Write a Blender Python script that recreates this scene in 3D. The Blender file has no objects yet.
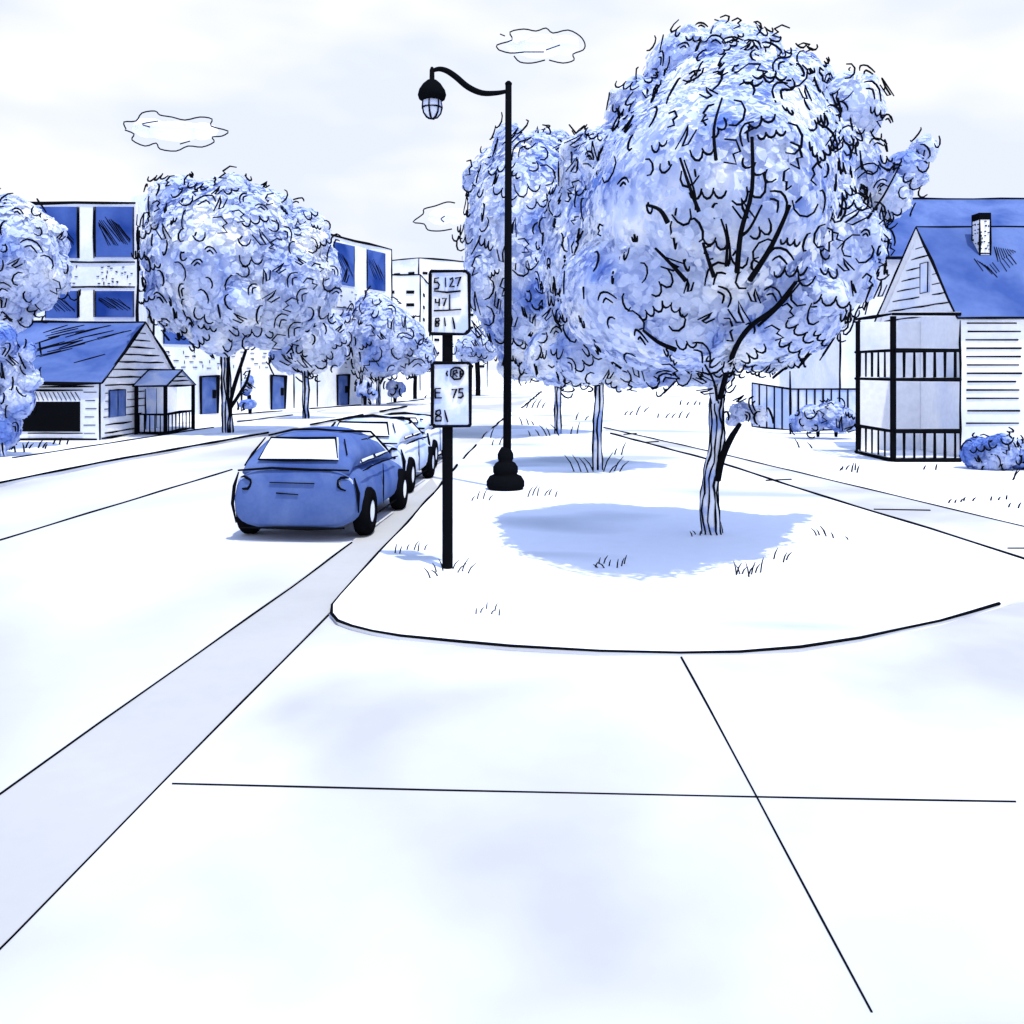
import bpy, math, random
from mathutils import Vector, Matrix, noise
random.seed(7)
PI = math.pi
sc = bpy.context.scene
col = sc.collection

# ------------------------------------------------------------------ camera
CH, F, HY, CX = 2.3, 900.0, 370.0, 512.0      # eye height, focal length in px, horizon row, centre column
cam = bpy.data.cameras.new('camera'); camo = bpy.data.objects.new('camera', cam); col.objects.link(camo)
camo.location = (0, 0, CH); camo.rotation_euler = (PI/2, 0, 0)
cam.sensor_width = 36; cam.lens = 36*F/1024; cam.shift_y = (HY-512)/1024
cam.clip_start = 0.05; cam.clip_end = 9000
sc.camera = camo
# ------------------------------------------------------------------ light
SUNV = Vector((.95, -1.35, 4.3)).normalized()
ELEV = math.asin(SUNV.z); AZ = math.atan2(SUNV.x, SUNV.y)
w = bpy.data.worlds.new('World'); sc.world = w; w.use_nodes = True
nt = w.node_tree; nt.nodes.clear()
out = nt.nodes.new('ShaderNodeOutputWorld'); bg = nt.nodes.new('ShaderNodeBackground')
sky = nt.nodes.new('ShaderNodeTexSky'); sky.sky_type = 'NISHITA'; sky.sun_disc = False
sky.sun_elevation = ELEV; sky.sun_rotation = AZ; sky.air_density = 1.0; sky.dust_density = 0.6; sky.ozone_density = 2.0
tc = nt.nodes.new('ShaderNodeTexCoord'); mp = nt.nodes.new('ShaderNodeMapping'); mp.inputs['Scale'].default_value = (1, 1, 2.6)
ns = nt.nodes.new('ShaderNodeTexNoise'); ns.inputs['Scale'].default_value = 3.6; ns.inputs['Detail'].default_value = 3
cr = nt.nodes.new('ShaderNodeValToRGB')
cr.color_ramp.elements[0].position = .42; cr.color_ramp.elements[0].color = (4.85, 4.9, 5.2, 1)
cr.color_ramp.elements[1].position = .60; cr.color_ramp.elements[1].color = (3.95, 4.25, 5.1, 1)
sx = nt.nodes.new('ShaderNodeSeparateXYZ')
mr = nt.nodes.new('ShaderNodeMapRange'); mr.inputs['From Min'].default_value = .38; mr.inputs['From Max'].default_value = .62
mr.inputs['To Min'].default_value = 1.0; mr.inputs['To Max'].default_value = .08
mx = nt.nodes.new('ShaderNodeMix'); mx.data_type = 'RGBA'
bg.inputs['Strength'].default_value = 0.15
L = nt.links.new
L(tc.outputs['Generated'], mp.inputs[0]); L(mp.outputs[0], ns.inputs['Vector']); L(ns.outputs['Fac'], cr.inputs[0])
L(tc.outputs['Generated'], sx.inputs[0]); L(sx.outputs['Z'], mr.inputs['Value'])
L(mr.outputs[0], mx.inputs[0]); sv = nt.nodes.new('ShaderNodeVectorMath'); sv.operation = 'MULTIPLY'; sv.inputs[1].default_value = (1.5, 1.6, 1.9)
L(sky.outputs[0], sv.inputs[0]); L(sv.outputs[0], mx.inputs[6]); L(cr.outputs[0], mx.inputs[7])
L(mx.outputs[2], bg.inputs[0]); L(bg.outputs[0], out.inputs[0])
sl = bpy.data.lights.new('sun', 'SUN'); sl.energy = 2.6; sl.angle = math.radians(.8); sl.color = (1, .97, .90)
so = bpy.data.objects.new('sun', sl); col.objects.link(so); so.rotation_euler = SUNV.to_track_quat('Z', 'Y').to_euler()
vs = sc.view_settings; vs.view_transform = 'Standard'; vs.look = 'None'; vs.exposure = 0.5; vs.gamma = 1; vs.use_curve_mapping = False
sc.cycles.max_bounces = 10; sc.cycles.diffuse_bounces = 6

# ------------------------------------------------------------------ materials
def s2l(c):
    return tuple(((v/255)/12.92 if v/255 <= .04045 else ((v/255+.055)/1.055)**2.4) for v in c)+(1,)
def mat(name, stops, scale=1.0, detail=2.0, stretch=(1,1,1), leaf=False, grain=.10):
    """matt wash of pigment; stops = [(position, sRGB colour)] laid out by a soft noise in object space"""
    m = bpy.data.materials.new(name); m.use_nodes = True; t = m.node_tree; t.nodes.clear()
    o = t.nodes.new('ShaderNodeOutputMaterial'); d = t.nodes.new('ShaderNodeBsdfDiffuse'); l = t.links.new
    if len(stops) == 1:
        d.inputs[0].default_value = s2l(stops[0][1]); colout = None
        r = t.nodes.new('ShaderNodeRGB'); r.outputs[0].default_value = s2l(stops[0][1]); colout = r.outputs[0]
    else:
        g = t.nodes.new('ShaderNodeNewGeometry'); p = t.nodes.new('ShaderNodeMapping'); p.inputs['Scale'].default_value = stretch
        n = t.nodes.new('ShaderNodeTexNoise'); n.inputs['Scale'].default_value = scale; n.inputs['Detail'].default_value = detail
        n.inputs['Distortion'].default_value = .4
        c = t.nodes.new('ShaderNodeValToRGB'); e = c.color_ramp.elements
        while len(e) < len(stops): e.new(.5)
        for k, (ps, cc) in enumerate(stops): e[k].position = ps; e[k].color = s2l(cc)
        l(g.outputs['Position'], p.inputs[0]); l(p.outputs[0], n.inputs['Vector']); l(n.outputs['Fac'], c.inputs[0]); colout = c.outputs[0]
    if grain:
        g2 = t.nodes.new('ShaderNodeNewGeometry'); n2 = t.nodes.new('ShaderNodeTexNoise'); n2.inputs['Scale'].default_value = scale*14; n2.inputs['Detail'].default_value = 4
        mrr = t.nodes.new('ShaderNodeMapRange'); mrr.inputs['From Min'].default_value = .3; mrr.inputs['From Max'].default_value = .7
        mrr.inputs['To Min'].default_value = 1-grain; mrr.inputs['To Max'].default_value = 1
        vm = t.nodes.new('ShaderNodeVectorMath'); vm.operation = 'SCALE'
        l(g2.outputs['Position'], n2.inputs['Vector']); l(n2.outputs['Fac'], mrr.inputs['Value']); l(colout, vm.inputs[0]); l(mrr.outputs[0], vm.inputs['Scale'])
        colout = vm.outputs[0]
    l(colout, d.inputs[0])
    if leaf:
        tr = t.nodes.new('ShaderNodeBsdfTranslucent'); mi = t.nodes.new('ShaderNodeMixShader'); mi.inputs[0].default_value = .35
        l(colout, tr.inputs[0]); l(d.outputs[0], mi.inputs[1]); l(tr.outputs[0], mi.inputs[2]); l(mi.outputs[0], o.inputs[0])
    else: l(d.outputs[0], o.inputs[0])
    return m
WHITE = (236, 237, 239)
INK = mat('ink_black', [(0, (14, 15, 18))], grain=0)
PAPER = mat('white_paint', [(.45, (243,243,244)), (.62, (222, 228, 240))], .5, 2)
GROUND = mat('pale_ground', [(.50, WHITE), (.60, (186, 186, 185))], .22, 2, (1, .6, 1), grain=.03)
ROADM = mat('pale_road', [(.40, (212, 212, 212)), (.62, (177, 177, 175))], .25, 2, (1, .5, 1), grain=.03)
GUTTER = mat('gutter_concrete', [(.35, (174, 174, 170)), (.65, (182, 181, 177))], .5, 2, grain=.03)
WALK = mat('sidewalk_concrete', [(.38, (212, 212, 212)), (.60, (177, 177, 175))], .33, 3, grain=.03)
LAWN = mat('pale_lawn', [(.52, WHITE), (.66, (176, 182, 186))], .35, 2, (.5, 1, 1), grain=.03)
BLUE = mat('blue_paint', [(.35, (70, 93, 151)), (.65, (95, 116, 166))], 1.6, 3)
ROOF = mat('blue_roof', [(.36, (62, 85, 144)), (.6, (98, 119, 170))], .5, 3)
GLASSB = mat('blue_glass', [(.35, (34, 62, 132)), (.6, (74, 100, 166))], .5, 2)
PALE = mat('pale_blue_paint', [(.42, (222, 228, 244)), (.6, (184, 202, 240))], 1.2, 2)
SIGNM = mat('sign_face', [(.42, (232, 234, 240)), (.58, (190, 204, 240))], 3, 2)
PALEB = mat('pale_bark', [(.45, (234, 237, 244)), (.62, (150, 172, 222))], 3, 2)
def leafmat(name, sc_, a=.42, b=.52, c=.60, deep=(120, 150, 218)):
    st = [(a-.05, (246, 248, 252)), (a, (226, 233, 248)), (b, (214, 224, 246)), (c, (198, 211, 241)), (c+.07, (164, 185, 231)), (c+.14, deep)]
    return (mat(name, st, sc_, 1.5, leaf=True, grain=.05), mat(name+'_mass', st, sc_, 1.5, grain=.05))
LEAF1 = leafmat('leaf_shade_tree', 1.7, .41, .53, .61)
LEAF2 = leafmat('leaf_street_tree', .8, .40, .52, .61)
LEAF3 = leafmat('leaf_far_tree', .4, .38, .50, .60)
LEAF4 = leafmat('leaf_shrub', 1.2, .30, .39, .47)
GRASSM = INK

# ------------------------------------------------------------------ helpers
def P(px, py, Y): return Vector(((px-CX)*Y/F, Y, CH-(py-HY)*Y/F))
def G(px, py, z=0.0):
    Y = (CH-z)*F/(py-HY); return Vector(((px-CX)*Y/F, Y, z))
def W(px, Y): return px*Y/F
class MB:
    def __init__(s): s.v = []; s.f = []; s.mi = []; s.ms = []
    def m(s, m):
        if m not in s.ms: s.ms.append(m)
        return s.ms.index(m)
    def face(s, pts, m):
        b = len(s.v); s.v += [tuple(p) for p in pts]; s.f.append(tuple(range(b, b+len(pts)))); s.mi.append(s.m(m))
    def box(s, lo, hi, m, edge=0):
        x0, y0, z0 = lo; x1, y1, z1 = hi
        c = [(x0,y0,z0),(x1,y0,z0),(x1,y1,z0),(x0,y1,z0),(x0,y0,z1),(x1,y0,z1),(x1,y1,z1),(x0,y1,z1)]
        b = len(s.v); s.v += c
        for q in ((0,3,2,1),(4,5,6,7),(0,1,5,4),(1,2,6,5),(2,3,7,6),(3,0,4,7)):
            s.f.append(tuple(b+i for i in q)); s.mi.append(s.m(m))
        if edge:
            for i, j in ((0,1),(1,2),(2,3),(3,0),(4,5),(5,6),(6,7),(7,4),(0,4),(1,5),(2,6),(3,7)): s.ink([c[i], c[j]], edge, wob=.3)
    def prism(s, pts, z0, z1, m, top=None):
        n = len(pts)
        s.face([(p[0], p[1], z1) for p in pts], top or m); s.face([(p[0], p[1], z0) for p in reversed(pts)], m)
        for i in range(n):
            a, b = pts[i], pts[(i+1) % n]; s.face([(a[0],a[1],z0),(b[0],b[1],z0),(b[0],b[1],z1),(a[0],a[1],z1)], m)
    def tube(s, pts, rad, m, n=8, cap=True):
        pts = [Vector(p) for p in pts]; rings = []; k = len(pts)
        if k < 2: return
        if not hasattr(rad, '__len__'): rad = [rad]*k
        up = None
        for i, p in enumerate(pts):
            t = (pts[min(i+1, k-1)]-pts[max(i-1, 0)])
            if t.length < 1e-9: t = Vector((0,0,1))
            t.normalize()
            if up is None: up = t.orthogonal().normalized()
            else:
                up = up-t*up.dot(t)
                up = t.orthogonal().normalized() if up.length < 1e-6 else up.normalized()
            sd = t.cross(up); b = len(s.v); rings.append(b)
            for j in range(n):
                a = 2*PI*j/n; s.v.append(tuple(p+(up*math.cos(a)+sd*math.sin(a))*rad[i]))
        mi = s.m(m)
        for i in range(k-1):
            for j in range(n):
                a, b = rings[i]+j, rings[i]+(j+1) % n; c, d = rings[i+1]+(j+1) % n, rings[i+1]+j
                s.f.append((a, b, c, d)); s.mi.append(mi)
        if cap:
            s.f.append(tuple(rings[0]+j for j in reversed(range(n)))); s.mi.append(mi)
            s.f.append(tuple(rings[-1]+j for j in range(n))); s.mi.append(mi)
    def ink(s, pts, wd, wob=1.0, m=None, n=5, taper=.55):
        """a drawn line: thin round bead whose weight and course waver a little"""
        pts = [Vector(p) for p in pts]; res = []
        for i in range(len(pts)-1):
            a, b = pts[i], pts[i+1]; q = max(1, min(14, int((b-a).length/(wd*9))))
            for k in range(q): res.append(a.lerp(b, k/q))
        res.append(pts[-1])
        sd = random.random()*100
        rad = []
        for i, p in enumerate(res):
            e = taper if i in (0, len(res)-1) else 1
            rad.append(wd/2*e*(1+.22*math.sin(sd+i*1.7)))
            if 0 < i < len(res)-1 and wob: res[i] = p+Vector((math.sin(sd+i*2.1), math.cos(sd*2+i*1.3), math.sin(sd*3+i*1.9)))*wd*.16*wob
        s.tube(res, rad, m or INK, n)
    def lathe(s, c, prof, m, n=20):
        c = Vector(c); b0 = len(s.v); mi = s.m(m)
        for r, z in prof:
            for j in range(n): a = 2*PI*j/n; s.v.append((c.x+r*math.cos(a), c.y+r*math.sin(a), c.z+z))
        for i in range(len(prof)-1):
            for j in range(n):
                s.f.append((b0+i*n+j, b0+i*n+(j+1) % n, b0+(i+1)*n+(j+1) % n, b0+(i+1)*n+j)); s.mi.append(mi)
        s.f.append(tuple(b0+j for j in reversed(range(n)))); s.mi.append(mi)
        s.f.append(tuple(b0+(len(prof)-1)*n+j for j in range(n))); s.mi.append(mi)
    def build(s, name, parent=None, smooth=False, at=None):
        me = bpy.data.meshes.new(name); off = Vector(at) if at is not None else Vector((0,0,0))
        if parent is not None:
            par = parent; o_ = Vector((0,0,0))
            while par is not None: o_ += par.location; par = par.parent
            off = o_
        vv = [tuple(Vector(p)-off) for p in s.v]
        me.from_pydata(vv, [], s.f)
        for m in s.ms: me.materials.append(m)
        me.polygons.foreach_set('material_index', s.mi)
        if smooth: me.polygons.foreach_set('use_smooth', [True]*len(s.f))
        me.update()
        o = bpy.data.objects.new(name, me); col.objects.link(o)
        if parent is not None: o.parent = parent
        else: o.location = off
        return o
def tag(o, label=None, cat=None, group=None, kind=None):
    if label: o['label'] = label
    if cat: o['category'] = cat
    if group: o['group'] = group
    if kind: o['kind'] = kind
    return o
def thing(name, label, cat, loc, group=None):
    o = bpy.data.objects.new(name, None); col.objects.link(o); o.location = loc; o.empty_display_size = .2
    return tag(o, label, cat, group)
def jit(a): return random.uniform(-a, a)

# ------------------------------------------------------------------ ground, road, walks (setting)
g = MB(); g.face([(-4000,-300,-.02),(4000,-300,-.02),(4000,6000,-.02),(-4000,6000,-.02)], GROUND)
tag(g.build('ground'), kind='structure')
def Ls(pts, z=0): return [G(x, y, z) for x, y in pts]
# carriageway with its gutter lines
roadR = [(-60,1075),(0,950),(330,612),(400,532),(438,488),(457,465),(476,445),(500,421),(540,391)]
roadR[0] = (-122, 1075)
rr = Ls(roadR, 0)
rl = Ls([(0,487),(100,466),(268,435)], 0); dl = (rl[-1]-rl[0]).normalized()
rl = [rl[0]-dl*16]+rl+[Vector((-6.4, 55, 0)), Vector((-3.2, 98, 0))]
g = MB(); g.face([p for p in rr]+[p for p in reversed(rl)], ROADM)
# thin seam lines in the road surface
la = Ls([(-40,824),(0,795),(100,723),(200,653),(290,589),(352,543)])
def gline(b, pts, wpx, z, kmin=.35):
    pts = [Vector((p[0], p[1], z)) for p in pts]; fine = []
    for i in range(len(pts)-1):
        q = max(1, int((pts[i+1]-pts[i]).length/.5)); q = min(q, 40)
        for k in range(q): fine.append(pts[i].lerp(pts[i+1], k/q))
    fine.append(pts[-1])
    rad = [W(wpx, max(p.y, 2))/2*(1+.15*math.sin(i*1.3)) for i, p in enumerate(fine)]
    fine = [p+Vector((math.sin(i*.9), math.cos(i*1.7), 0))*r*.35 for i, (p, r) in enumerate(zip(fine, rad))]
    b.tube(fine, rad, INK, 6)
gline(g, la, 2.4, .006)
gline(g, Ls([(-60,558),(5,539),(120,504),(232,470)]), 2.3, .004)
gline(g, Ls([(420,433),(440,421)]), 1.6, .002)
tag(g.build('road'), kind='structure')
g = MB(); gu = Ls([(-122,1075),(0,950),(330,612),(400,532),(438,488)]); gv = [Vector(p) for p in Ls([(-40,824),(365,533),(400,508),(432,478)])]
gv[0] = Vector((-2.95, 2.93, 0))
g.face([(p.x, p.y, .004) for p in gu]+[(p.x, p.y, .004) for p in reversed(gv)], GUTTER)
gline(g, Ls([(-60,1012),(0,950),(12,938),(170,776),(328,616)]), 2.3, .006)
tag(g.build('gutter'), kind='structure')
# raised lawn island with rounded kerb corner
LZ = .05
kerb_far = [(540,391),(500,421),(476,445),(457,465),(438,488),(400,530),(360,572),(340,594),(332,604),(332,613),(338,620),(352,625),(372,630)]
kerb_near = [(400,635),(450,640),(510,645),(600,650),(680,652),(740,651),(800,646),(860,637),(940,620),(1000,603),(1080,578),(1300,530)]
def GL(px, py): return G(px, py, LZ)
kp = [GL(*q) for q in kerb_far+kerb_near]
far = [Vector((60, 9, LZ)), Vector((300, 60, LZ)), Vector((300, 500, LZ)), Vector((40, 500, LZ))]
g = MB(); g.prism([(p.x, p.y) for p in kp+far], -.015, LZ, LAWN)
gline(g, [GL(*q) for q in kerb_far[3:]+kerb_near[:-2]], 3.0, LZ-.005)
gline(g, [GL(*q) for q in ((476,445),(463,459))], 2.4, LZ-.005); gline(g, [GL(*q) for q in ((503,419),(493,428))], 2.4, LZ-.005)
gline(g, [GL(*q) for q in ((541,392),(522,408))], 2.2, LZ-.005)
tag(g.build('lawn'), kind='structure')
# front pavement slabs
g = MB(); sw = Ls([(-122,1075),(0,950),(328,616),(338,626),(400,640),(510,650),(680,657),(800,651),(860,642),(1000,608),(1300,535)])
sw = [Vector((p.x, p.y, 0)) for p in sw]+[Vector((40, 2, 0)), Vector((40, -20, 0)), Vector((-2.3, -20, 0))]
g.face([(p.x, p.y, .004) for p in sw], WALK)
gline(g, Ls([(172,785),(430,791),(700,797),(1016,803)]), 2.2, .006)
gline(g, Ls([(679,654),(757,798),(872,1014)]), 2.2, .006)
tag(g.build('sidewalk'), kind='structure')
# house footpath on the right
g = MB(); pa = [(604,428),(720,454),(824,479),(1024,527),(1300,592)]; pb = [(611,434),(720,463),(824,497),(930,529),(1024,559),(1300,655)]
A_ = [GL(*q) for q in pa]; B_ = [GL(*q) for q in pb]
g.face([(p.x, p.y, LZ+.004) for p in A_]+[(p.x, p.y, LZ+.004) for p in reversed(B_)], WALK)
gline(g, A_[:4]+[GL(1100,545)], 2.2, LZ+.006); gline(g, B_[:5]+[GL(1100,585)], 2.8, LZ+.006)
for q in (((874,510),(930,511)), ((766,481),(791,480)), ((624,435),(636,434)), ((646,443),(658,442)), ((1008,549),(1040,549))):
    gline(g, [GL(*q[0]), GL(*q[1])], 1.9, LZ+.008)
tag(g.build('footpath'), kind='structure')
# left pavement (raised) and front yards
g = MB(); k1 = [Vector((p.x, p.y, 0)) for p in rl[:-1]]
k2 = Ls([(12,462),(100,448),(213,430)]); d2 = (k2[-1]-k2[0]).normalized(); k2 = [k2[0]-d2*20]+k2+[Vector((-9.6, 55, 0))]
g.prism([(p.x, p.y) for p in k2]+[(p.x, p.y) for p in reversed(k1)], -.015, .09, GROUND)
gline(g, [p+Vector((0,0,.09)) for p in k1[:4]], 2.2, .088)
gline(g, [k1[3]+(k1[4]-k1[3])*.2, k1[3]+(k1[4]-k1[3])*.55], 1.8, .088)
gline(g, [k1[3]+(k1[4]-k1[3])*.7, k1[4]], 1.8, .088)
gline(g, k2[1:4], 2.2, .092)
tag(g.build('pavement'), kind='structure')
g = MB(); gline(g, [Vector((-14.6, 46, 0)), Vector((-12.9, 50.5, 0))], 2, -.01); gline(g, [Vector((-12.0, 53, 0)), Vector((-9.9, 59, 0))], 2, -.01)
gline(g, [Vector((-8.6, 62, 0)), Vector((-6.9, 70, 0))], 1.6, -.01)
gline(g, [Vector((-12.2, 40, 0)), Vector((-11.2, 46, 0))], 1.8, -.01); gline(g, [Vector((-10.6, 49, 0)), Vector((-9.8, 54, 0))], 1.8, -.01)
tag(g.build('yard_edging'), kind='structure')

# ------------------------------------------------------------------ foliage engine
gT = 'trees along the verge behind the lamp post'
class Crown:
    def __init__(s, Y, blobs, seed=1, flat=.9, dsp=.35, dc=0):
        rnd = random.Random(seed); s.e = []
        for b in blobs:
            px, py, rx, rz = b[:4]; big = min(1, rx/40)
            dy = b[4] if len(b) > 4 else rnd.uniform(-dsp, dsp)*W(60, Y)*big+dc*big
            y = Y+dy; c = P(px, py, y)
            s.e.append((c, Vector((W(rx, y), W((rx+rz)/2, y)*(b[5] if len(b) > 5 else flat), W(rz, y)))))
        base = list(s.e); s.e = [(c, r_*.955) for c, r_ in base]
        for c, r_ in base:
            for _ in range(int(3+6*min(1, r_.x/W(50, Y)))):
                z = rnd.uniform(-1, 1); a = rnd.uniform(0, 2*PI); q = math.sqrt(1-z*z); f = .86
                k_ = rnd.uniform(.17, .30)
                s.e.append((c+Vector((q*math.cos(a)*r_.x, q*math.sin(a)*r_.y, z*r_.z))*f, Vector((r_.x, (r_.x+r_.z)/2, r_.z))*k_))
        s.rnd = rnd
        s.area = [e[1].x*e[1].z+e[1].x*e[1].y for e in s.e]
    def inside(s, p, k, scale=.93):
        for i, (c, r) in enumerate(s.e):
            if i == k: continue
            d = p-c
            if (d.x/r.x)**2+(d.y/r.y)**2+(d.z/r.z)**2 < scale*scale: return True
        return False
    def sample(s, shell=.93):
        while True:
            k = s.rnd.choices(range(len(s.e)), s.area)[0]; c, r = s.e[k]
            z = s.rnd.uniform(-1, 1); a = s.rnd.uniform(0, 2*PI); q = math.sqrt(1-z*z)
            u = Vector((q*math.cos(a), q*math.sin(a), z)); p = c+Vector((u.x*r.x, u.y*r.y, u.z*r.z))
            n = Vector((u.x/r.x, u.y/r.y, u.z/r.z)).normalized()
            if s.inside(p, k, shell): continue
            return p, n, c, r
CURLS = []
def arc(a0, a1, rx, ry, cx=0, cy=0, n=5): return [(cx+rx*math.cos(a0+(a1-a0)*i/n), cy+ry*math.sin(a0+(a1-a0)*i/n)) for i in range(n+1)]
CURLS.append([arc(PI*1.1, PI*2.0, .4, .6), [(.1,.1),(.3,-.1)]])                                       # cup
CURLS.append([arc(PI*.9, PI*1.9, .3, .5, -.3), ]+[arc(PI*1.0, PI*1.85, .3, .45, .3)])      # w
CURLS.append([[(-.45,-.35),(-.1,.15),(.1,.5),(.05,.1),(-.15,-.3),(.1,-.3),(.45,.2)]])       # looping leaf
CURLS.append([arc(PI*.6, -PI*.35, .35, .5)])                                          # bracket
CURLS.append([[(-.5,-.3),(-.3,.2),(.1,.45),(.45,.3)], [(-.2,-.3),(0,.1),(.3,.05)]])
CURLS.append([arc(PI*.5, PI*1.7, .35, .5)])                                           # c
CURLS.append([arc(PI*1.1, PI*2, .25, .4, -.5), arc(PI*1.1, PI*2, .25, .4, 0), arc(PI*1.1, PI*1.9, .25, .4, .5)])
CURLS.append([[(-.4,.35),(0,.42),(.3,.1),(.1,-.05),(.35,-.35),(-.1,-.4)]])            # 3-like
def curls(b, cr, n, size, wd, lift=1.03, droop=False):
    R5 = (-2,-1,0,1,2); grid = {}; cell = size*.84
    for _ in range(n*7):
        p, nn, c, r = cr.sample(1.0)
        p = c+(p-c)*lift*cr.rnd.uniform(.99, 1.03)+nn*size*.10
        lc_ = cell*(1 if nn.y < -.6 else 1.4 if nn.y < -.4 else 2.0)
        kx, ky, kz = int(p.x//cell), int(p.y//cell), int(p.z//cell)
        if any((p-q).length < lc_ for i in R5 for j in R5 for k in R5 for q in grid.get((kx+i,ky+j,kz+k), ())): continue
        grid.setdefault((kx,ky,kz), []).append(p)
        up = Vector((0,0,1)); t1 = up.cross(nn)
        if t1.length < .25: t1 = Vector((1,0,0))
        t1.normalize(); t2 = nn.cross(t1).normalized(); t1.rotate(Matrix.Rotation(cr.rnd.uniform(-.6, .6), 3, 'Z')); p = p+nn*size*.12
        # keep the strokes upright enough to be read: lean them outward
        t2 = (t2+Vector((0,0,.6))).normalized()
        rot = cr.rnd.uniform(-.7, .7); ca, sa = math.cos(rot), math.sin(rot)
        fl = cr.rnd.choice((-1, 1)) ; sz = size*cr.rnd.uniform(.6, 1.25)
        shp = cr.rnd.choice(CURLS if not droop else [CURLS[3], CURLS[5], CURLS[2], CURLS[4]])
        sxx = .5 if droop else 1
        for st in shp:
            pts = []
            for (x, y) in st:
                x = x*fl*sxx; x, y = x*ca-y*sa, x*sa+y*ca
                pts.append(p+t1*(x*sz)+t2*(y*sz)+nn*(.10*sz*math.sin(x*3)))
            pts = smoothpts(pts, 2) if len(pts) < 6 else pts
            k = len(pts); rad = [wd/2*(.55+.55*math.sin(PI*(i+.6)/(k+.2))) for i in range(k)]
            b.tube(pts, rad, INK, 4, cap=False)
def leaves(b, cr, n, size, m, depth=.5):
    for _ in range(n):
        p, nn, c, r = cr.sample(.90)
        f = 1-depth*cr.rnd.random()**2.2+cr.rnd.choice((0,0,0,.05)); p = c+(p-c)*f
        nn = (nn+Vector((cr.rnd.gauss(0,.13), cr.rnd.gauss(0,.13), cr.rnd.gauss(0,.13)+.15))).normalized()
        t = nn.orthogonal().normalized(); t.rotate(Matrix.Rotation(cr.rnd.uniform(0, 2*PI), 3, nn)); q = nn.cross(t)
        s_ = size*cr.rnd.uniform(.6, 1.3); wv = s_*.42
        cup = nn*(-.12*s_)
        b.face([p-t*s_*.6+cup, p-t*s_*.15-q*wv, p+t*s_*.3-q*wv*.85, p+t*s_*.62+cup, p+t*s_*.3+q*wv*.85, p-t*s_*.15+q*wv], m)
def core(b, cr, m, k=.90):
    """twiggy inner mass that keeps the crown from being see-through everywhere"""
    for c, r in cr.e:
        nu, nv = (26, 16) if r.x > cr.e[0][1].x*.5 else (14, 9); base = len(b.v); mi = b.m(m)
        for i in range(nv+1):
            for j in range(nu):
                th = PI*i/nv; ph = 2*PI*j/nu
                d = Vector((math.sin(th)*math.cos(ph), math.sin(th)*math.sin(ph), math.cos(th)))
                f = k*(1+.10*noise.noise(d*2.6+c)+.07*noise.noise(d*7+c))
                b.v.append((c.x+d.x*r.x*f, c.y+d.y*r.y*f, c.z+d.z*r.z*f))
        for i in range(nv):
            for j in range(nu):
                b.f.append((base+i*nu+j, base+i*nu+(j+1) % nu, base+(i+1)*nu+(j+1) % nu, base+(i+1)*nu+j)); b.mi.append(mi)
def trunk_lines(b, pts, rads, n=5, wd=.02, dark=False):
    pts = [Vector(p) for p in pts]
    for j in range(n):
        a = 2*PI*j/n+.5
        if dark: a = -PI*.95+PI*1.15*(j+.3*jit(1))/n
        line = [p+Vector((math.cos(a+.15*math.sin(i*1.3+j)), math.sin(a+.15*math.sin(i*1.3+j)), 0))*r*1.0 for i, (p, r) in enumerate(zip(pts, rads))]
        b.ink(line, wd*random.uniform(.8, 1.3), 1.4)

def smoothpts(pts, k=4):
    pts = [Vector(p) for p in pts]; out_ = []
    for i in range(len(pts)-1):
        p0, p1, p2, p3 = pts[max(i-1,0)], pts[i], pts[i+1], pts[min(i+2, len(pts)-1)]
        for j in range(k):
            t = j/k; out_.append(.5*((2*p1)+(p2-p0)*t+(2*p0-5*p1+4*p2-p3)*t*t+(3*p1-p0-3*p2+p3)*t**3))
    out_.append(pts[-1]); return out_

def tree(name, label, cat, Y, base, blobs, m, nleaf, lsz, ncurl, csz, cw, trunks, seed, group=None, flat=.9, droop=False, corek=.9, z0=LZ, depth=.08, dsp=.35, dc=0):
    """base/trunks in photo columns/rows at distance Y; trunks = list of (points, widths px, ink lines, dark?)"""
    b0 = G(base[0], base[1], z0) if base[1] else P(base[0], HY+CH*F/Y, Y)
    loc = Vector(((base[0]-CX)*Y/F, Y, z0))
    group = group or {'street_tree': 'street trees along the left side', 'verge_tree': gT, 'garden_shrub': 'small garden shrubs and plants'}.get(name)
    t = thing(name, label, cat, loc, group)
    cr_ = Crown(Y, blobs, seed, flat, dsp, dc)
    c = MB(); leaves(c, cr_, int(nleaf*.5), W(lsz, Y), m[0], depth)
    core(c, cr_, m[1], .93)
    curls(c, cr_, int(ncurl*.8), W(csz, Y), W(cw*.9, Y), droop=droop)
    c.build('crown', t)
    for i_, (pts, ws, nl, dk) in enumerate(trunks):
        tb = MB()
        pp = smoothpts([P(q[0], q[1], Y+(q[2] if len(q) > 2 else 0)) for q in pts]); k = len(pp)
        rr_ = []
        for i in range(k):
            u = i/(k-1)*(len(ws)-1); a = int(min(u, len(ws)-2)); rr_.append(W(ws[a]+(ws[a+1]-ws[a])*(u-a), Y)/2)
        tb.tube(pp, rr_, INK if dk == 2 else PALEB, 10)
        if nl: trunk_lines(tb, pp, rr_, nl, W(1.8, Y), dk == 1)
        tb.build(('trunk' if i_ == 0 else 'limb') if name != 'garden_shrub' else 'stem', t, smooth=True)
    return t, cr_

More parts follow.
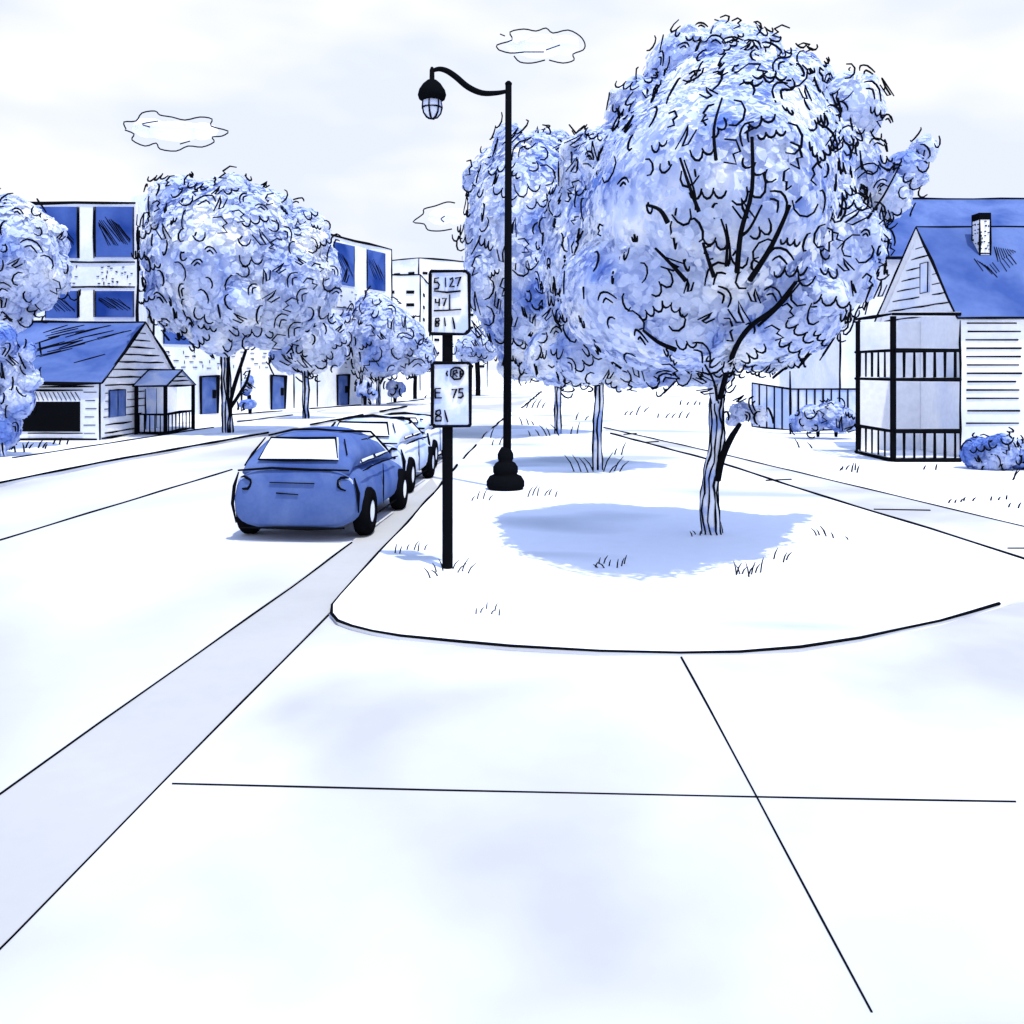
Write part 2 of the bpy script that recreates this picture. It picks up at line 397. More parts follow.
# ------------------------------------------------------------------ buildings, left
def quadframe(o, u, z0, z1, u0, u1, nrm, d):
    """corners of a rectangle on a wall starting at o running along u (unit), pushed d out along nrm"""
    a = Vector(o)+Vector(u)*u0+Vector(nrm)*d; b = Vector(o)+Vector(u)*u1+Vector(nrm)*d
    return [Vector((a.x, a.y, z0)), Vector((b.x, b.y, z0)), Vector((b.x, b.y, z1)), Vector((a.x, a.y, z1))]
def slab(b, q, nrm, t, m):
    """thickened rectangle"""
    n = Vector(nrm)*t; q2 = [p+n for p in q]
    b.face(q2, m)
    for i in range(4): b.face([q[i], q[(i+1)%4], q2[(i+1)%4], q2[i]], m)
    return q2
def hatch(b, q, n, wd, lo=.25, hi=.75, slope=.5):
    """diagonal strokes over a rectangle q (ll, lr, ur, ul)"""
    for i in range(n):
        f = lo+(hi-lo)*(i+.5)/n; a = jit(.08)
        p0 = q[3].lerp(q[2], max(.08, f-slope*.5)).lerp(q[0].lerp(q[1], max(.08, f-slope*.5)), .18+abs(a)+.35*abs(f-.5))
        p1 = q[3].lerp(q[2], min(.92, f+slope*.4)).lerp(q[0].lerp(q[1], min(.92, f+slope*.4)), .78-abs(jit(.15)))
        b.ink([p0, p1], wd, .6)
def bricks(b, q, nx, nz, wd):
    for i in range(nx):
        for j in range(nz):
            if random.random() < .28: continue
            u = (i+random.uniform(.2,.8))/nx; v = (j+random.uniform(.25,.75))/nz
            p = q[0].lerp(q[1], u).lerp(q[3].lerp(q[2], u), v); du = (q[1]-q[0])*(.28/nx); dv = (q[3]-q[0])*(.30/nz)
            r = random.random()
            if r < .55: b.ink([p-du, p+du*random.uniform(.3,1)], wd, .5)
            elif r < .8: b.ink([p-dv, p+dv], wd, .5)
            else: b.ink([p-du, p+du*.2, p+du*.2-dv], wd, .5)
# big apartment building
bt = thing('apartment_building', 'long flat roofed block with tall dark blue windows and brick bands behind the left trees', 'building', (-16.5, 44, -.02))
wl = MB()
f1 = [(-30,38),(-15.8,38),(-17.9,44.2),(-30,50)]
T1z = P(0, 203, 38).z
wl.prism(f1, -.02, T1z, PAPER)
p2, p3 = Vector((-17.5,44,0)), Vector((-8.7,65,0)); u2 = (p3-p2).normalized(); n2 = Vector((u2.y, -u2.x, 0)); LEN2 = (p3-p2).length
wl.prism([(p2.x,p2.y),(p3.x,p3.y),(p3.x-6,p3.y+5),(p2.x-4,p2.y+3)], -.02, 11.0, PAPER)
e = .12
wl.ink([(-30,38,T1z),(-15.9,38,T1z)], .14); wl.ink([(-15.8,38,0),(-15.8,38,T1z-1)], .13); wl.ink([(p2.x,p2.y,0),(p2.x,p2.y,8)], .11)
wl.ink([(p2.x,p2.y,11),(p3.x,p3.y,11)], .18); wl.ink([(p3.x,p3.y,0),(p3.x,p3.y,11)], .16); wl.ink([(p3.x,p3.y,11),(p3.x-6,p3.y+5,11)], .14)
def wy(py, Y=38): return P(0, py, Y).z
def wx(px, Y=38): return P(px, 0, Y).x
for ly in (262, 287): wl.ink([(wx(20),37.99,wy(ly)),(wx(135),37.99,wy(ly))], .09)
for lx in (79, 94): 
    wl.ink([(wx(lx),37.99,wy(207)),(wx(lx),37.99,wy(258))], .1); wl.ink([(wx(lx),37.99,wy(290)),(wx(lx),37.99,wy(317))], .1)
bricks(wl, [Vector((wx(96),37.98,wy(285))),Vector((wx(134),37.98,wy(285))),Vector((wx(134),37.98,wy(265))),Vector((wx(96),37.98,wy(265)))], 8, 4, .07)
bricks(wl, [Vector((wx(60),37.98,wy(285))),Vector((wx(78),37.98,wy(285))),Vector((wx(78),37.98,wy(265))),Vector((wx(60),37.98,wy(265)))], 3, 4, .07)
for z0_, z1_ in ((2.3,3.4),(6.4,7.6)):
    q = quadframe(p2, u2, z0_, z1_, .5, LEN2-.5, n2, .02); bricks(wl, q, 34, 4, .07)
    wl.ink([q[0], q[1]], .06) if z0_ > 5 else None
for u_ in (6.4, 11.2, 13.6, 18.8, 21): 
    q = quadframe(p2, u2, .0, 3.0, u_, u_+.1, n2, .02); wl.ink([q[0], q[3]], .11)
wl.build('wall', bt)
def window(parent, q, nrm, wd, nh, m=GLASSB, name='window'):
    b = MB(); q2 = slab(b, q, nrm, .05, m); b.ink([q2[0],q2[3]], wd); b.ink([q2[1],q2[2]], wd)
    if nh: hatch(b, q2, int(nh*1.5), wd*.6, .12, .88)
    return b.build(name, parent)
for x0, x1, y0, y1, nh in ((32,78,258,207,9),(96,134,257,207,10),(46,78,318,291,6),(96,134,317,291,8),(0,30,258,207,6)):
    window(bt, [Vector((wx(x0),38,wy(y0))),Vector((wx(x1),38,wy(y0))),Vector((wx(x1),38,wy(y1))),Vector((wx(x0),38,wy(y1)))], (0,-1,0), .08, nh)
for k, u_ in enumerate((.6, 4.3, 8.0, 11.7, 15.4, 19.4)):
    for z0_, z1_ in ((3.6,5.9),(7.9,10.6)):
        window(bt, quadframe(p2, u2, z0_, z1_, u_, u_+2.4, n2, 0), n2, .09, 6)
for u_ in (3.8, 9.6, 16.4):
    d = MB(); q = quadframe(p2, u2, 0, 1.95, u_-.62, u_+.62, n2, 0); q2 = slab(d, q, n2, .08, BLUE)
    d.ink([q2[0], q2[3], q2[2], q2[1]], .22)
    do = d.build('door', bt); h_ = MB(); c_ = q2[0].lerp(q2[1], .78); h_.box((c_.x-.07, c_.y-.12, .8), (c_.x+.1, c_.y+.05, 1.25), INK); h_.build('handle', do)

# far office blocks
def office(loc, pts, zt, label, rows, cols, dw):
    t = thing('office_block', label, 'building', loc, 'far office blocks'); b = MB()
    b.prism([(p[0], p[1]) for p in pts], -.02, zt, PAPER)
    for i in range(3): 
        b.ink([(pts[i][0],pts[i][1],0),(pts[i][0],pts[i][1],zt)], dw*1.6)
        if i < 2: b.ink([(pts[i][0],pts[i][1],zt),(pts[i+1][0],pts[i+1][1],zt)], dw*1.8)
    b.build('wall', t)
    for i in range(2):
        a, c = Vector((*pts[i],0)), Vector((*pts[i+1],0)); u = (c-a).normalized(); n = Vector((u.y,-u.x,0)); ln = (c-a).length
        for r in range(rows):
            for k in range(cols[i]):
                uu = ln*(k+.5)/cols[i]; w_ = min(1.6, ln/cols[i]*.4); z = zt-2-r*(zt-3)/rows
                wb = MB(); slab(wb, quadframe(a, u, z-.12, z+.22, uu-w_/2, uu+w_/2, n, 0), n, .1, INK); wb.build('window', t)
office((-12,100,-.02), [(-14.6,100),(-10.2,100),(-10.4,117),(-15,117)], 12.9, 'lower pale office block with dash windows, left of the parking sign', 7, (2,2), .12)
office((-8,122,-.02), [(-16.4,121),(-12.2,118),(-3.4,124),(-9,135)], 17.0, 'taller pale office block rising behind the parking sign', 8, (2,6), .13)

# gabled clapboard house, left
hx0, hx1, hy0, hy1, he, hr = -19.5, -13.55, 29.6, 36.4, 1.97, 4.05; hym = 33.0
ht = thing('clapboard_house', 'small clapboard house with blue gable roof, black garage opening and front porch', 'house', (-16, 33, -.02))
b = MB()
b.face([(hx0,hy0,-.02),(hx1,hy0,-.02),(hx1,hy0,he),(hx0,hy0,he)], PAPER)
b.face([(hx1,hy0,-.02),(hx1,hy1,-.02),(hx1,hy1,he),(hx1,hym,hr-.06),(hx1,hy0,he)], PAPER)
b.face([(hx0,hy0,-.02),(hx0,hy0,he),(hx0,hym,hr-.06),(hx0,hy1,he),(hx0,hy1,-.02)], PAPER); b.face([(hx0,hy1,-.02),(hx0,hy1,he),(hx1,hy1,he),(hx1,hy1,-.02)], PAPER)
b.ink([(hx1,hy0,0),(hx1,hy0,he)], .1); b.ink([(hx1,hy0+.1,.04),(hx1,hy0+2.6,.04)], .09); b.ink([(hx0,hy0,.02),(hx1-.1,hy0,.02)], .09)
b.ink([(hx0,hy0-.01,1.75),(hx1-.2,hy0-.01,1.75)], .06)
for k in range(14):     # clapboards on the gable
    z = .2+k*.265
    if z < he: ya, yb = hy0+.25+abs(jit(.15)), (hym+.1 if z > .5 else hy0+2.7)+jit(.3); 
    else:
        f = (hr-z)/(hr-he); ya, yb = hym-(hym-hy0)*f+.35, hym+(hy1-hym)*f-.4
    if z < 1.6 and z > .5: b.ink([(hx1+.005,ya,z),(hx1+.005,ya+.35,z)], .05); b.ink([(hx1+.005,ya+1.7,z),(hx1+.005,yb,z)], .05)
    elif yb > ya: b.ink([(hx1+.005,ya,z),(hx1+.005,yb,z)], .065)
for k in range(6): b.ink([(-14.05+jit(.04),hy0-.005,.22+k*.27),(-13.7+jit(.05),hy0-.005,.22+k*.27)], .045)
b.build('wall', ht)
b = MB(); b.face([(hx0,hy0-.12,he-.07),(hx1+.12,hy0-.12,he-.07),(hx1+.12,hym,hr),(hx0,hym,hr)], ROOF); b.face([(hx0,hy1+.12,he-.07),(hx0,hym,hr),(hx1+.12,hym,hr),(hx1+.12,hy1+.12,he-.07)], ROOF)
b.face([(hx0,hy0-.12,he-.13),(hx0,hym,hr-.06),(hx1+.12,hym,hr-.06),(hx1+.12,hy0-.12,he-.13)], PAPER); b.face([(hx0,hy1+.12,he-.13),(hx1+.12,hy1+.12,he-.13),(hx1+.12,hym,hr-.06),(hx0,hym,hr-.06)], PAPER)
b.ink([(hx0,hym,hr),(hx1+.12,hym,hr)], .12); b.ink([(hx0,hy0-.12,he-.1),(hx1+.1,hy0-.12,he-.1)], .12)
b.ink([(hx1+.12,hy0-.12,he-.1),(hx1+.12,hym,hr)], .11); b.ink([(hx1+.12,hym,hr),(hx1+.12,hy1+.1,he-.1)], .11)
for i in range(24):
    u = random.uniform(.12, .78); v = random.uniform(.3, .92); x = hx0+2.2+(hx1-hx0-2.4)*u; ln = random.uniform(.5, 1.1)
    def rp(x, v): return (x, hy0-.12+(hym-hy0+.12)*v, he-.07+(hr-he+.07)*v+.02)
    b.ink([rp(x, max(.05, v-.1)), rp(x+ln, min(.96, v+.04))], .045)
b.build('roof', ht)
b = MB(); b.box((-16.1,hy0-.03,.28),(-14.2,hy0+.01,1.26), INK); b.box((-16.0,hy0-.025,1.26),(-14.2,hy0+.01,1.62), PAPER); b.ink([(-16,hy0-.04,1.64),(-14.1,hy0-.04,1.64)], .07)  # flat black panel paints the dark inside of the garage opening
for i in range(12): b.ink([(-15.95+i*.145,hy0-.04,1.58),(-15.83+i*.15,hy0-.04,1.3)], .045)
b.ink([(-15.9,hy0-.04,.22),(-14.1,hy0-.04,.22)], .05)
b.build('garage_opening', ht)
b = MB(); q = [Vector((hx1,30.2,.7)),Vector((hx1,31.45,.7)),Vector((hx1,31.45,1.62)),Vector((hx1,30.2,1.62))]; q2 = slab(b, q, (1,0,0), .05, PALE if False else BLUE)
for u in (0,.5,1): b.ink([q2[0].lerp(q2[1],u), q2[3].lerp(q2[2],u)], .05)
b.ink([q2[2], q2[3]], .05); b.build('window', ht)
# its porch
po = bpy.data.objects.new('porch', None); col.objects.link(po); po.parent = ht; po.location = (-12.9+16, 33.6-33, 0+.02)
px0, px1, py0, py1, pe, pr = -13.5, -12.4, 32.2, 35.0, 1.72, 2.3; pym = 33.6
for x, y in ((px0+.06,py0),(px1,py0),(px1,py1)):
    b = MB(); b.box((x-.055,y-.055,0),(x+.055,y+.055,pe), INK); b.build('post', po)
b = MB()
b.ink([(px0,py0,.06),(px1,py0,.04),(px1,py1,.06)], .11); b.ink([(px0,py0,.72),(px1,py0,.72),(px1,py1,.72)], .11)
for i in range(5): b.ink([(px0+.16+i*.19,py0,.08),(px0+.16+i*.19,py0,.7)], .085)
for i in range(7): b.ink([(px1,py0+.3+i*.35,.08),(px1,py0+.3+i*.35,.7)], .1)
b.face([(px0,py0+.05,.1),(px1-.05,py0+.05,.1),(px1-.05,py1,.1),(px0,py1,.1)], PAPER); b.build('railing', po)
b = MB(); o_ = .08
b.face([(px0-.05,py0-o_,pe),(px1+o_,py0-o_,pe),(px1+o_,pym,pr),(px0-.05,pym,pr)], PALE); b.face([(px0-.05,py1+o_,pe),(px0-.05,pym,pr),(px1+o_,pym,pr),(px1+o_,py1+o_,pe)], PALE)
b.face([(px1,py0-o_,pe),(px1,py1+o_,pe),(px1,pym,pr-.03)], PAPER)
b.ink([(px0-.05,py0-o_,pe),(px1+o_,py0-o_,pe),(px1+o_,pym,pr),(px0-.05,pym,pr),(px0-.05,py0-o_,pe)], .085); b.ink([(px1+o_,pym,pr),(px1+o_,py1+o_,pe)], .09); b.ink([(px1+o_,py0,pe),(px1+o_,py1,pe)], .08)
for k in range(2): b.ink([(px1+.02,py0+.5+k*.35,pe+.18+k*.15),(px1+.02,py1-.5-k*.35,pe+.18+k*.15)], .05)
b.build('roof', po)
b = MB(); q = [Vector((hx1,33.2,.1)),Vector((hx1,34.2,.1)),Vector((hx1,34.2,1.6)),Vector((hx1,33.2,1.6))]; q2 = slab(b, q, (1,0,0), .04, PALE); b.ink([q2[0],q2[3]], .05); b.ink([q2[1],q2[2]], .05); b.build('door', po)

# ------------------------------------------------------------------ buildings, right
rt = thing('porch_house', 'white clapboard house with double deck porch and big blue roof at right', 'house', (13, 24.5, LZ))
gx, gy0, gy1, gym, ge, gr_, gx1 = 11.0, 22.1, 27.0, 24.2, 3.62, 6.15, 22.0
b = MB()
b.face([(gx,gy0,LZ),(gx1,gy0,LZ),(gx1,gy0,ge),(gx,gy0,ge)], PAPER)
b.face([(gx,gy1,LZ),(gx,gy0,LZ),(gx,gy0,ge),(gx,gym,gr_-.06),(gx,gy1,ge)], PAPER)
b.face([(gx1,gy0,LZ),(gx1,gy1,LZ),(gx1,gy1,ge),(gx1,gym,gr_-.06),(gx1,gy0,ge)], PAPER); b.face([(gx1,gy1,LZ),(gx,gy1,LZ),(gx,gy1,ge),(gx1,gy1,ge)], PAPER)
b.ink([(gx,gy0-.01,.3),(gx,gy0-.01,ge-.1)], .055)
for k in range(12): b.ink([(gx+.15+jit(.04),gy0-.005,3.45-k*.205-(k>9)*.1*(k-9)),(12.45+jit(.08),gy0-.005,3.45-k*.205-(k>9)*.1*(k-9))], .075)
for k in range(9):
    z = ge+.12+k*.265; f = (gr_-z)/(gr_-ge); ya, yb = gym-(gym-gy0)*f+.12, gym+(gy1-gym)*f-.3
    if 1 < k < 6:
        b.ink([(gx-.005,ya,z),(gx-.005,max(ya+.1,23.55),z)], .042) if ya < 23.4 else None; b.ink([(gx-.005,24.3,z),(gx-.005,yb,z)], .042)
    else: b.ink([(gx-.005,ya,z),(gx-.005,yb,z)], .042)
b.build('wall', rt)
b = MB(); oh = .14
b.face([(gx-oh,gy0-.15,ge-.05),(gx1+oh,gy0-.15,ge-.05),(gx1+oh,gym,gr_),(gx-oh,gym,gr_)], ROOF); b.face([(gx-oh,gy1+.15,ge-.05),(gx-oh,gym,gr_),(gx1+oh,gym,gr_),(gx1+oh,gy1+.15,ge-.05)], ROOF)
b.face([(gx-oh,gy0-.15,ge-.11),(gx-oh,gym,gr_-.06),(gx1+oh,gym,gr_-.06),(gx1+oh,gy0-.15,ge-.11)], PAPER); b.face([(gx-oh,gy1+.15,ge-.11),(gx1+oh,gy1+.15,ge-.11),(gx1+oh,gym,gr_-.06),(gx-oh,gym,gr_-.06)], PAPER)
b.ink([(gx-oh,gym,gr_),(gx1,gym,gr_)], .06); b.ink([(gx-oh,gy0-.15,ge-.05),(gx1,gy0-.15,ge-.05)], .065)
b.ink([(gx-oh,gy0-.15,ge-.05),(gx-oh,gym,gr_)], .07); b.ink([(gx-oh,gym,gr_),(gx-oh,gy1+.15,ge-.05)], .06)
def rp2(px, py):
    # point on the front roof plane seen at that place of the photo
    a = Vector((gx,gy0-.15,ge-.05)); n = Vector((1,0,0)).cross(Vector((0,gym-gy0+.15,gr_-ge+.05))); d = Vector(((px-CX)/F,1,-(py-HY)/F)); o = Vector((0,0,CH))
    t = (a-o).dot(n)/d.dot(n); return o+d*t+n.normalized()*.015
for i in range(12):
    x = 974+i*2.6 if i < 8 else 974+i*3.2; y = 259+i*1.5-(max(0, i-5)*3.4); b.ink([rp2(x, y), rp2(x+10+jit(3), y+11+jit(2))] if i < 6 else [rp2(x, y), rp2(x+7, y+9+jit(2))], .032)
for i in range(9): b.ink([rp2(1000+i*2.2-6, 247+i*.4), rp2(1006+i*2.2-8, 262-i*1.2)], .028)
ro = b.build('roof', rt)
b = MB(); cx_, cy_ = 12.33, 23.65; b.box((cx_-.14,cy_-.19,5.0),(cx_+.14,cy_+.19,6.25), PAPER, .06); b.box((cx_-.155,cy_-.2,6.22),(cx_+.155,cy_+.2,6.4), INK); b.ink([(cx_-.15,cy_-.2,5.34),(cx_+.15,cy_-.2,5.34)], .07)
bricks(b, [Vector((cx_-.15,cy_-.2,5.42)),Vector((cx_+.15,cy_-.2,5.42)),Vector((cx_+.15,cy_-.2,6.2)),Vector((cx_-.15,cy_-.2,6.2))], 3, 9, .045)
bricks(b, [Vector((cx_-.15,cy_+.2,5.42)),Vector((cx_-.15,cy_-.2,5.42)),Vector((cx_-.15,cy_-.2,6.2)),Vector((cx_-.15,cy_+.2,6.2))], 3, 6, .04)
b.build('chimney', ro)
b = MB(); q = [Vector((gx,24.15,4.35)),Vector((gx,23.7,4.35)),Vector((gx,23.7,5.15)),Vector((gx,24.15,5.15))]; q2 = slab(b, q, (-1,0,0), .05, PALE); b.ink(q2+[q2[0]], .045); b.build('window', rt)
pc = bpy.data.objects.new('porch', None); col.objects.link(pc); pc.parent = rt; pc.location = (-3, -1.2, 0)
ax0, ax1, ay0, ay1 = 9.35, 10.97, 22.08, 24.3
for x, y in ((ax0,ay0),(ax0,ay1)):
    b = MB(); b.box((x-.055,y-.055,LZ),(x+.055,y+.055,3.62), INK); b.build('post', pc)
for z0_, nm in ((LZ,'lower'),(2.02,'upper')):
    b = MB(); rz = z0_+.76
    b.box((ax0-.03,ay0-.03,z0_-.005+.02),(ax1,(ay0+.8 if z0_ > 1 else ay1),z0_+.1), PAPER)  # upper deck kept narrow so it does not shade the back wall
    for zz, ww in ((z0_+.05,.19),(rz,.19)): b.ink([(ax0,ay0-.08,zz),(ax1,ay0-.08,zz)], ww); b.ink([(ax0-.08,ay0,zz),(ax0-.08,ay1,zz)], ww*.85)
    for i in range(6): b.ink([(ax0+.24+i*.25,ay0-.06,z0_+.1),(ax0+.24+i*.25,ay0-.06,rz)], .125)
    for i in range(5): b.ink([(ax0-.06,ay0+.35+i*.4,z0_+.1),(ax0-.06,ay0+.35+i*.4,rz)], .11)
    b.build('railing', pc)
b = MB(); b.box((ax0+.03,ay1-.06,LZ),(gx-.01,ay1,3.6), PAPER); b.build('wall', pc)  # back wall added to catch the sun and whiten the porch inside
b = MB(); b.box((ax0-.06,ay0-.07,3.62),(ax1,ay0+.3,3.72), PAPER); b.ink([(ax0-.06,ay0-.08,3.67),(ax1,ay0-.08,3.67)], .13); b.ink([(ax0-.07,ay0-.05,3.67),(ax0-.07,ay1,3.67)], .1); b.build('porch_beam', pc)  # front beam only, top left open to let sun onto the back wall

bt2 = thing('rear_house', 'house with broad flat topped blue roof standing behind the porch house', 'house', (20, 36, LZ))
X0 = (842-CX)*34/F; b = MB(); b.box((X0,34.2,LZ),(32,42,6.5), PAPER); b.ink([(X0,34.2,.4),(X0,34.2,3.9)], .09); b.build('wall', bt2)
b = MB(); zr, ze = P(0,199,38).z, P(0,258,34).z; xr0 = (892-CX)*38/F; xe0 = (856-CX)*34/F
v = [(xe0,33.8,ze),(33,33.8,ze),(32,38,zr),(xr0,38,zr),(33,42.4,ze),(xe0,42.4,ze)]
for q in ((0,1,2,3),(4,5,3,2),(5,0,3),(1,4,2),(0,5,4,1)): b.face([v[i] for i in q], ROOF)
b.ink([v[3], v[2]], .1); b.ink([v[0], v[1]], .09); b.build('roof', bt2)

# garden fence between the houses
ft = thing('picket_fence', 'low fence of thin upright pickets beside the porch house', 'fence', (10, 31, LZ))
pA, pB, pC = P(752,383,33.5), P(790,389,31.5), P(856,389,31.5)
for a, c, n_ in ((pA, pB, 5), (pB, pC, 8)):
    b = MB(); 
    b.face([(a.x,a.y,LZ+.15),(c.x,c.y,LZ+.15),(c.x,c.y,c.z),(a.x,a.y,a.z)], PALE)
    for dz in (0,): b.ink([a, c], .13)
    b.ink([(a.x,a.y,LZ+.15),(c.x,c.y,LZ+.15)], .07)
    for i in range(n_): f = i/n_; p = a.lerp(c, f); b.ink([p+Vector((0,-.02,0)), (p.x, p.y-.02, LZ+.15)], .11)
    b.build('panel', ft)
b = MB(); b.ink([P(790,371,31.45), (pB.x, 31.45, LZ)], .11); b.build('post', ft)

# ------------------------------------------------------------------ trees
main_blobs = [(712,165,88,112,-.6,1.4),(698,215,118,124,-1.2,1.8),(732,170,96,106,-1.0,1.55),(675,292,118,82,-1.3,1.5),(790,255,78,88,-.9,1.4),(655,240,80,112,-.6,1.4),(785,195,62,98,-.6,1.3),(748,305,92,64,-1.3,1.6),(848,245,34,50,-.2,1.2),(688,78,46,48),(735,75,50,48),(785,95,45,45),(845,112,38,40),(650,125,48,48),(625,165,50,45),(700,140,70,65),(775,165,75,75),(838,170,42,50),
 (655,215,68,62),(610,240,45,50),(730,235,85,80),(815,245,60,60),(842,250,28,40),(605,300,48,50),(680,310,78,62),(770,300,65,52),(815,310,34,34),(640,350,56,38),(590,352,40,34),(700,358,42,30),(905,172,20,22),(924,150,14,14),(888,195,22,26)]
mt, mc = tree('shade_tree', 'big leafy tree with bare forked trunk rising from its pool of shade on the lawn', 'tree', 12.4, (712,535), main_blobs, LEAF1, 30000, 8.5, 2100, 18, 2.1,
 [([(712,537),(709,500),(712,470),(717,440),(716,410),(718,392)], [22,18,16,15,15,13], 6, 1),
  ([(718,395,0),(724,372,-.3),(734,348,-.9),(752,325,-1.6),(772,308,-2.2),(792,286,-2.6)], [13,11,9,7,5,3], 5, 1),
  ([(716,405,0),(712,388,-.2),(700,368,-.6),(680,350,-1.2)], [10,8,6,4], 4, 0),
  ([(717,480,-.06),(722,458,-.15),(731,438,-.3),(740,424,-.45)], [8,7,6,4], 0, 2)], 11, flat=1.15, dsp=.25, dc=-.35)
# twigs that show among the leaves
def front(cr_, px, py):
    d = Vector(((px-CX)/F,1,-(py-HY)/F)); o = Vector((0,0,CH)); best = None
    for c, r in cr_.e:
        D = Vector((d.x/r.x,d.y/r.y,d.z/r.z)); O = o-c; O = Vector((O.x/r.x,O.y/r.y,O.z/r.z))
        a, b_, q = D.dot(D), 2*D.dot(O), O.dot(O)-1; dis = b_*b_-4*a*q
        if dis > 0:
            t_ = (-b_-math.sqrt(dis))/(2*a)
            if best is None or t_ < best: best = t_
    return o+d*((best or 12)-.25)
for st, w_ in ((((722,98),(714,128),(716,160)),2.6), (((680,158),(690,188),(699,212)),3), (((684,160),(694,190),(696,210)),2), (((752,137),(752,190),(741,232),(737,272)),4),
    (((762,205),(750,228),(741,236)),2.5), (((790,205),(772,245),(750,280)),4.5), (((721,219),(727,240),(726,266)),2.4), (((726,224),(730,250),(729,264)),2.2), (((703,243),(709,262),(714,277)),3.4),
    (((647,205),(660,210),(668,223)),4), (((655,248),(672,265),(686,281)),3.5), (((643,330),(658,342),(676,350)),4), (((702,120),(706,125)),2), (((900,165),(884,195),(868,218)),2.4),
    (((796,282),(775,308),(752,325),(737,345),(727,372),(720,398)),5.5), (((800,283),(780,306),(758,326)),2.5), (((705,365),(714,382),(717,400)),3)):
    pp = smoothpts([front(mc, *q) for q in st]); ymin = sum(p.y for p in pp)/len(pp)
    k = len(pp); b = MB(); b.tube(pp, [W(w_*1.2, 10.5)/2*(.55+.45*i/(k-1)) for i in range(k)], INK, 6); b.build('branch', mt)
sp = Crown(12.0, [(742,412,14,10),(757,415,10,10),(733,420,8,6)], 5); b = MB(); leaves(b, sp, 260, W(6,12), LEAF1[0]); curls(b, sp, 14, W(14,12), W(2.2,12)); b.build('leaf_tuft', mt)
sp = Crown(11.0, [(770,362,30,10)], 6); b = MB(); leaves(b, sp, 400, W(6,11), LEAF1[0]); curls(b, sp, 16, W(14,11), W(2,11)); b.build('leaf_tuft', mt)

tree('verge_tree', 'bushy verge tree with thicker trunk, directly left of the big shade tree', 'tree', 20.3, (598,472),
 [(612,265,72,105,-.2),(600,175,46,48),(590,235,50,55),(625,270,55,60),(600,325,58,56),(560,355,36,32),(650,350,48,38)], LEAF1, 12000, 8, 520, 17, 2.0,
 [([(598,474),(597,440),(599,400),(600,370)], [11,9,9,8], 6, 0)], 21, None, corek=.7)
tree('verge_tree', 'verge tree with slim trunk and crown crossed by the black lamp post', 'tree', 31.8, (559,436),
 [(530,250,68,118,-.5),(512,185,46,44),(498,235,34,42),(505,295,26,40),(548,180,50,50),(545,255,60,62),(540,325,48,50),(575,345,40,42),(522,350,26,32)], LEAF2, 14000, 8, 620, 18, 2.0,
 [([(559,437),(558,410),(559,380)], [7,6,6], 5, 0)], 22, None, corek=.7)
tree('street_tree', 'large round street tree left of the parked cars, tallest on the left side', 'tree', 31.8, (228,435),
 [(225,262,80,84,-.5),(265,280,70,62,-.4),(180,208,33,34),(166,248,26,36),(212,218,44,38),(190,298,40,40),(252,228,44,44),(225,318,48,34),(280,268,48,48),(300,238,32,32),(270,320,38,30),(322,278,20,36)], LEAF2, 16000, 7.5, 640, 16, 2.0,
 [([(228,436),(227,405),(226,370),(225,340)], [10,9,8,7], 6, 1), ([(229,405),(236,380),(246,350)], [5,4,3], 0, 2), ([(229,410),(245,385),(250,370)], [4,3,2], 0, 2)], 31, None, corek=.75, z0=.0)
tree('street_tree', 'small street tree between two blue doors, beside the largest left tree', 'tree', 41, (306,421),
 [(306,334,32,34,-.3),(300,325,28,32),(322,335,24,28),(285,350,16,22),(308,360,20,16),(335,352,12,16)], LEAF3, 5000, 7, 190, 14, 2.0,
 [([(306,421),(306,390),(305,350)], [6,6,5], 3, 1), ([(306,380),(314,355),(318,340)], [4,3,3], 0, 2), ([(306,380),(299,355),(295,345)], [3,3,2], 0, 2)], 32, None, corek=.75, z0=.0)
tree('street_tree', 'low branched street tree left of the parking sign, in front of the office blocks', 'tree', 59, (378,404),
 [(384,338,34,38,-.4),(375,315,22,24),(362,338,24,26),(395,340,26,30),(415,358,18,18),(380,362,26,16),(350,330,14,18),(412,335,14,16)], LEAF3, 6000, 6, 230, 13, 1.8,
 [([(379,405),(379,390),(378,372)], [4,4,4], 2, 1), ([(379,385),(371,368)], [3,2], 0, 2), ([(379,385),(388,370)], [3,2], 0, 2)], 33, None, corek=.75, z0=.0)
tree('street_tree', 'tiny distant street tree between the parking sign and the lamp post', 'tree', 80, (478,396),
 [(470,350,16,14),(484,346,16,16),(478,338,14,10)], LEAF3, 2000, 5, 90, 11, 1.6,
 [([(478,396),(478,378),(477,360)], [5,5,5], 0, 2)], 34, None, corek=.75, z0=.0)
tree('street_tree', 'short distant street tree just left of the parking sign post, behind the low branched tree', 'tree', 66, (415,399),
 [(417,356,12,14),(425,350,10,12),(410,364,9,9)], LEAF3, 1600, 5, 80, 11, 1.6,
 [([(415,399),(415,385),(416,368)], [4,4,3], 0, 2)], 37, None, z0=.0)
tree('street_tree', 'leafy tree at the left edge covering the tall dark windows', 'tree', 26, (-4,452),
 [(15,255,44,56,-.2),(14,222,24,26),(38,238,24,26),(50,272,20,24),(15,272,32,36),(-22,250,40,50),(28,298,26,16),(8,314,24,20),(30,250,34,40)], LEAF2, 9000, 7.5, 360, 16, 2.0,
 [([(-4,456),(-4,380),(-4,300)], [12,10,8], 4, 1)], 35, None, corek=.75, z0=.0)
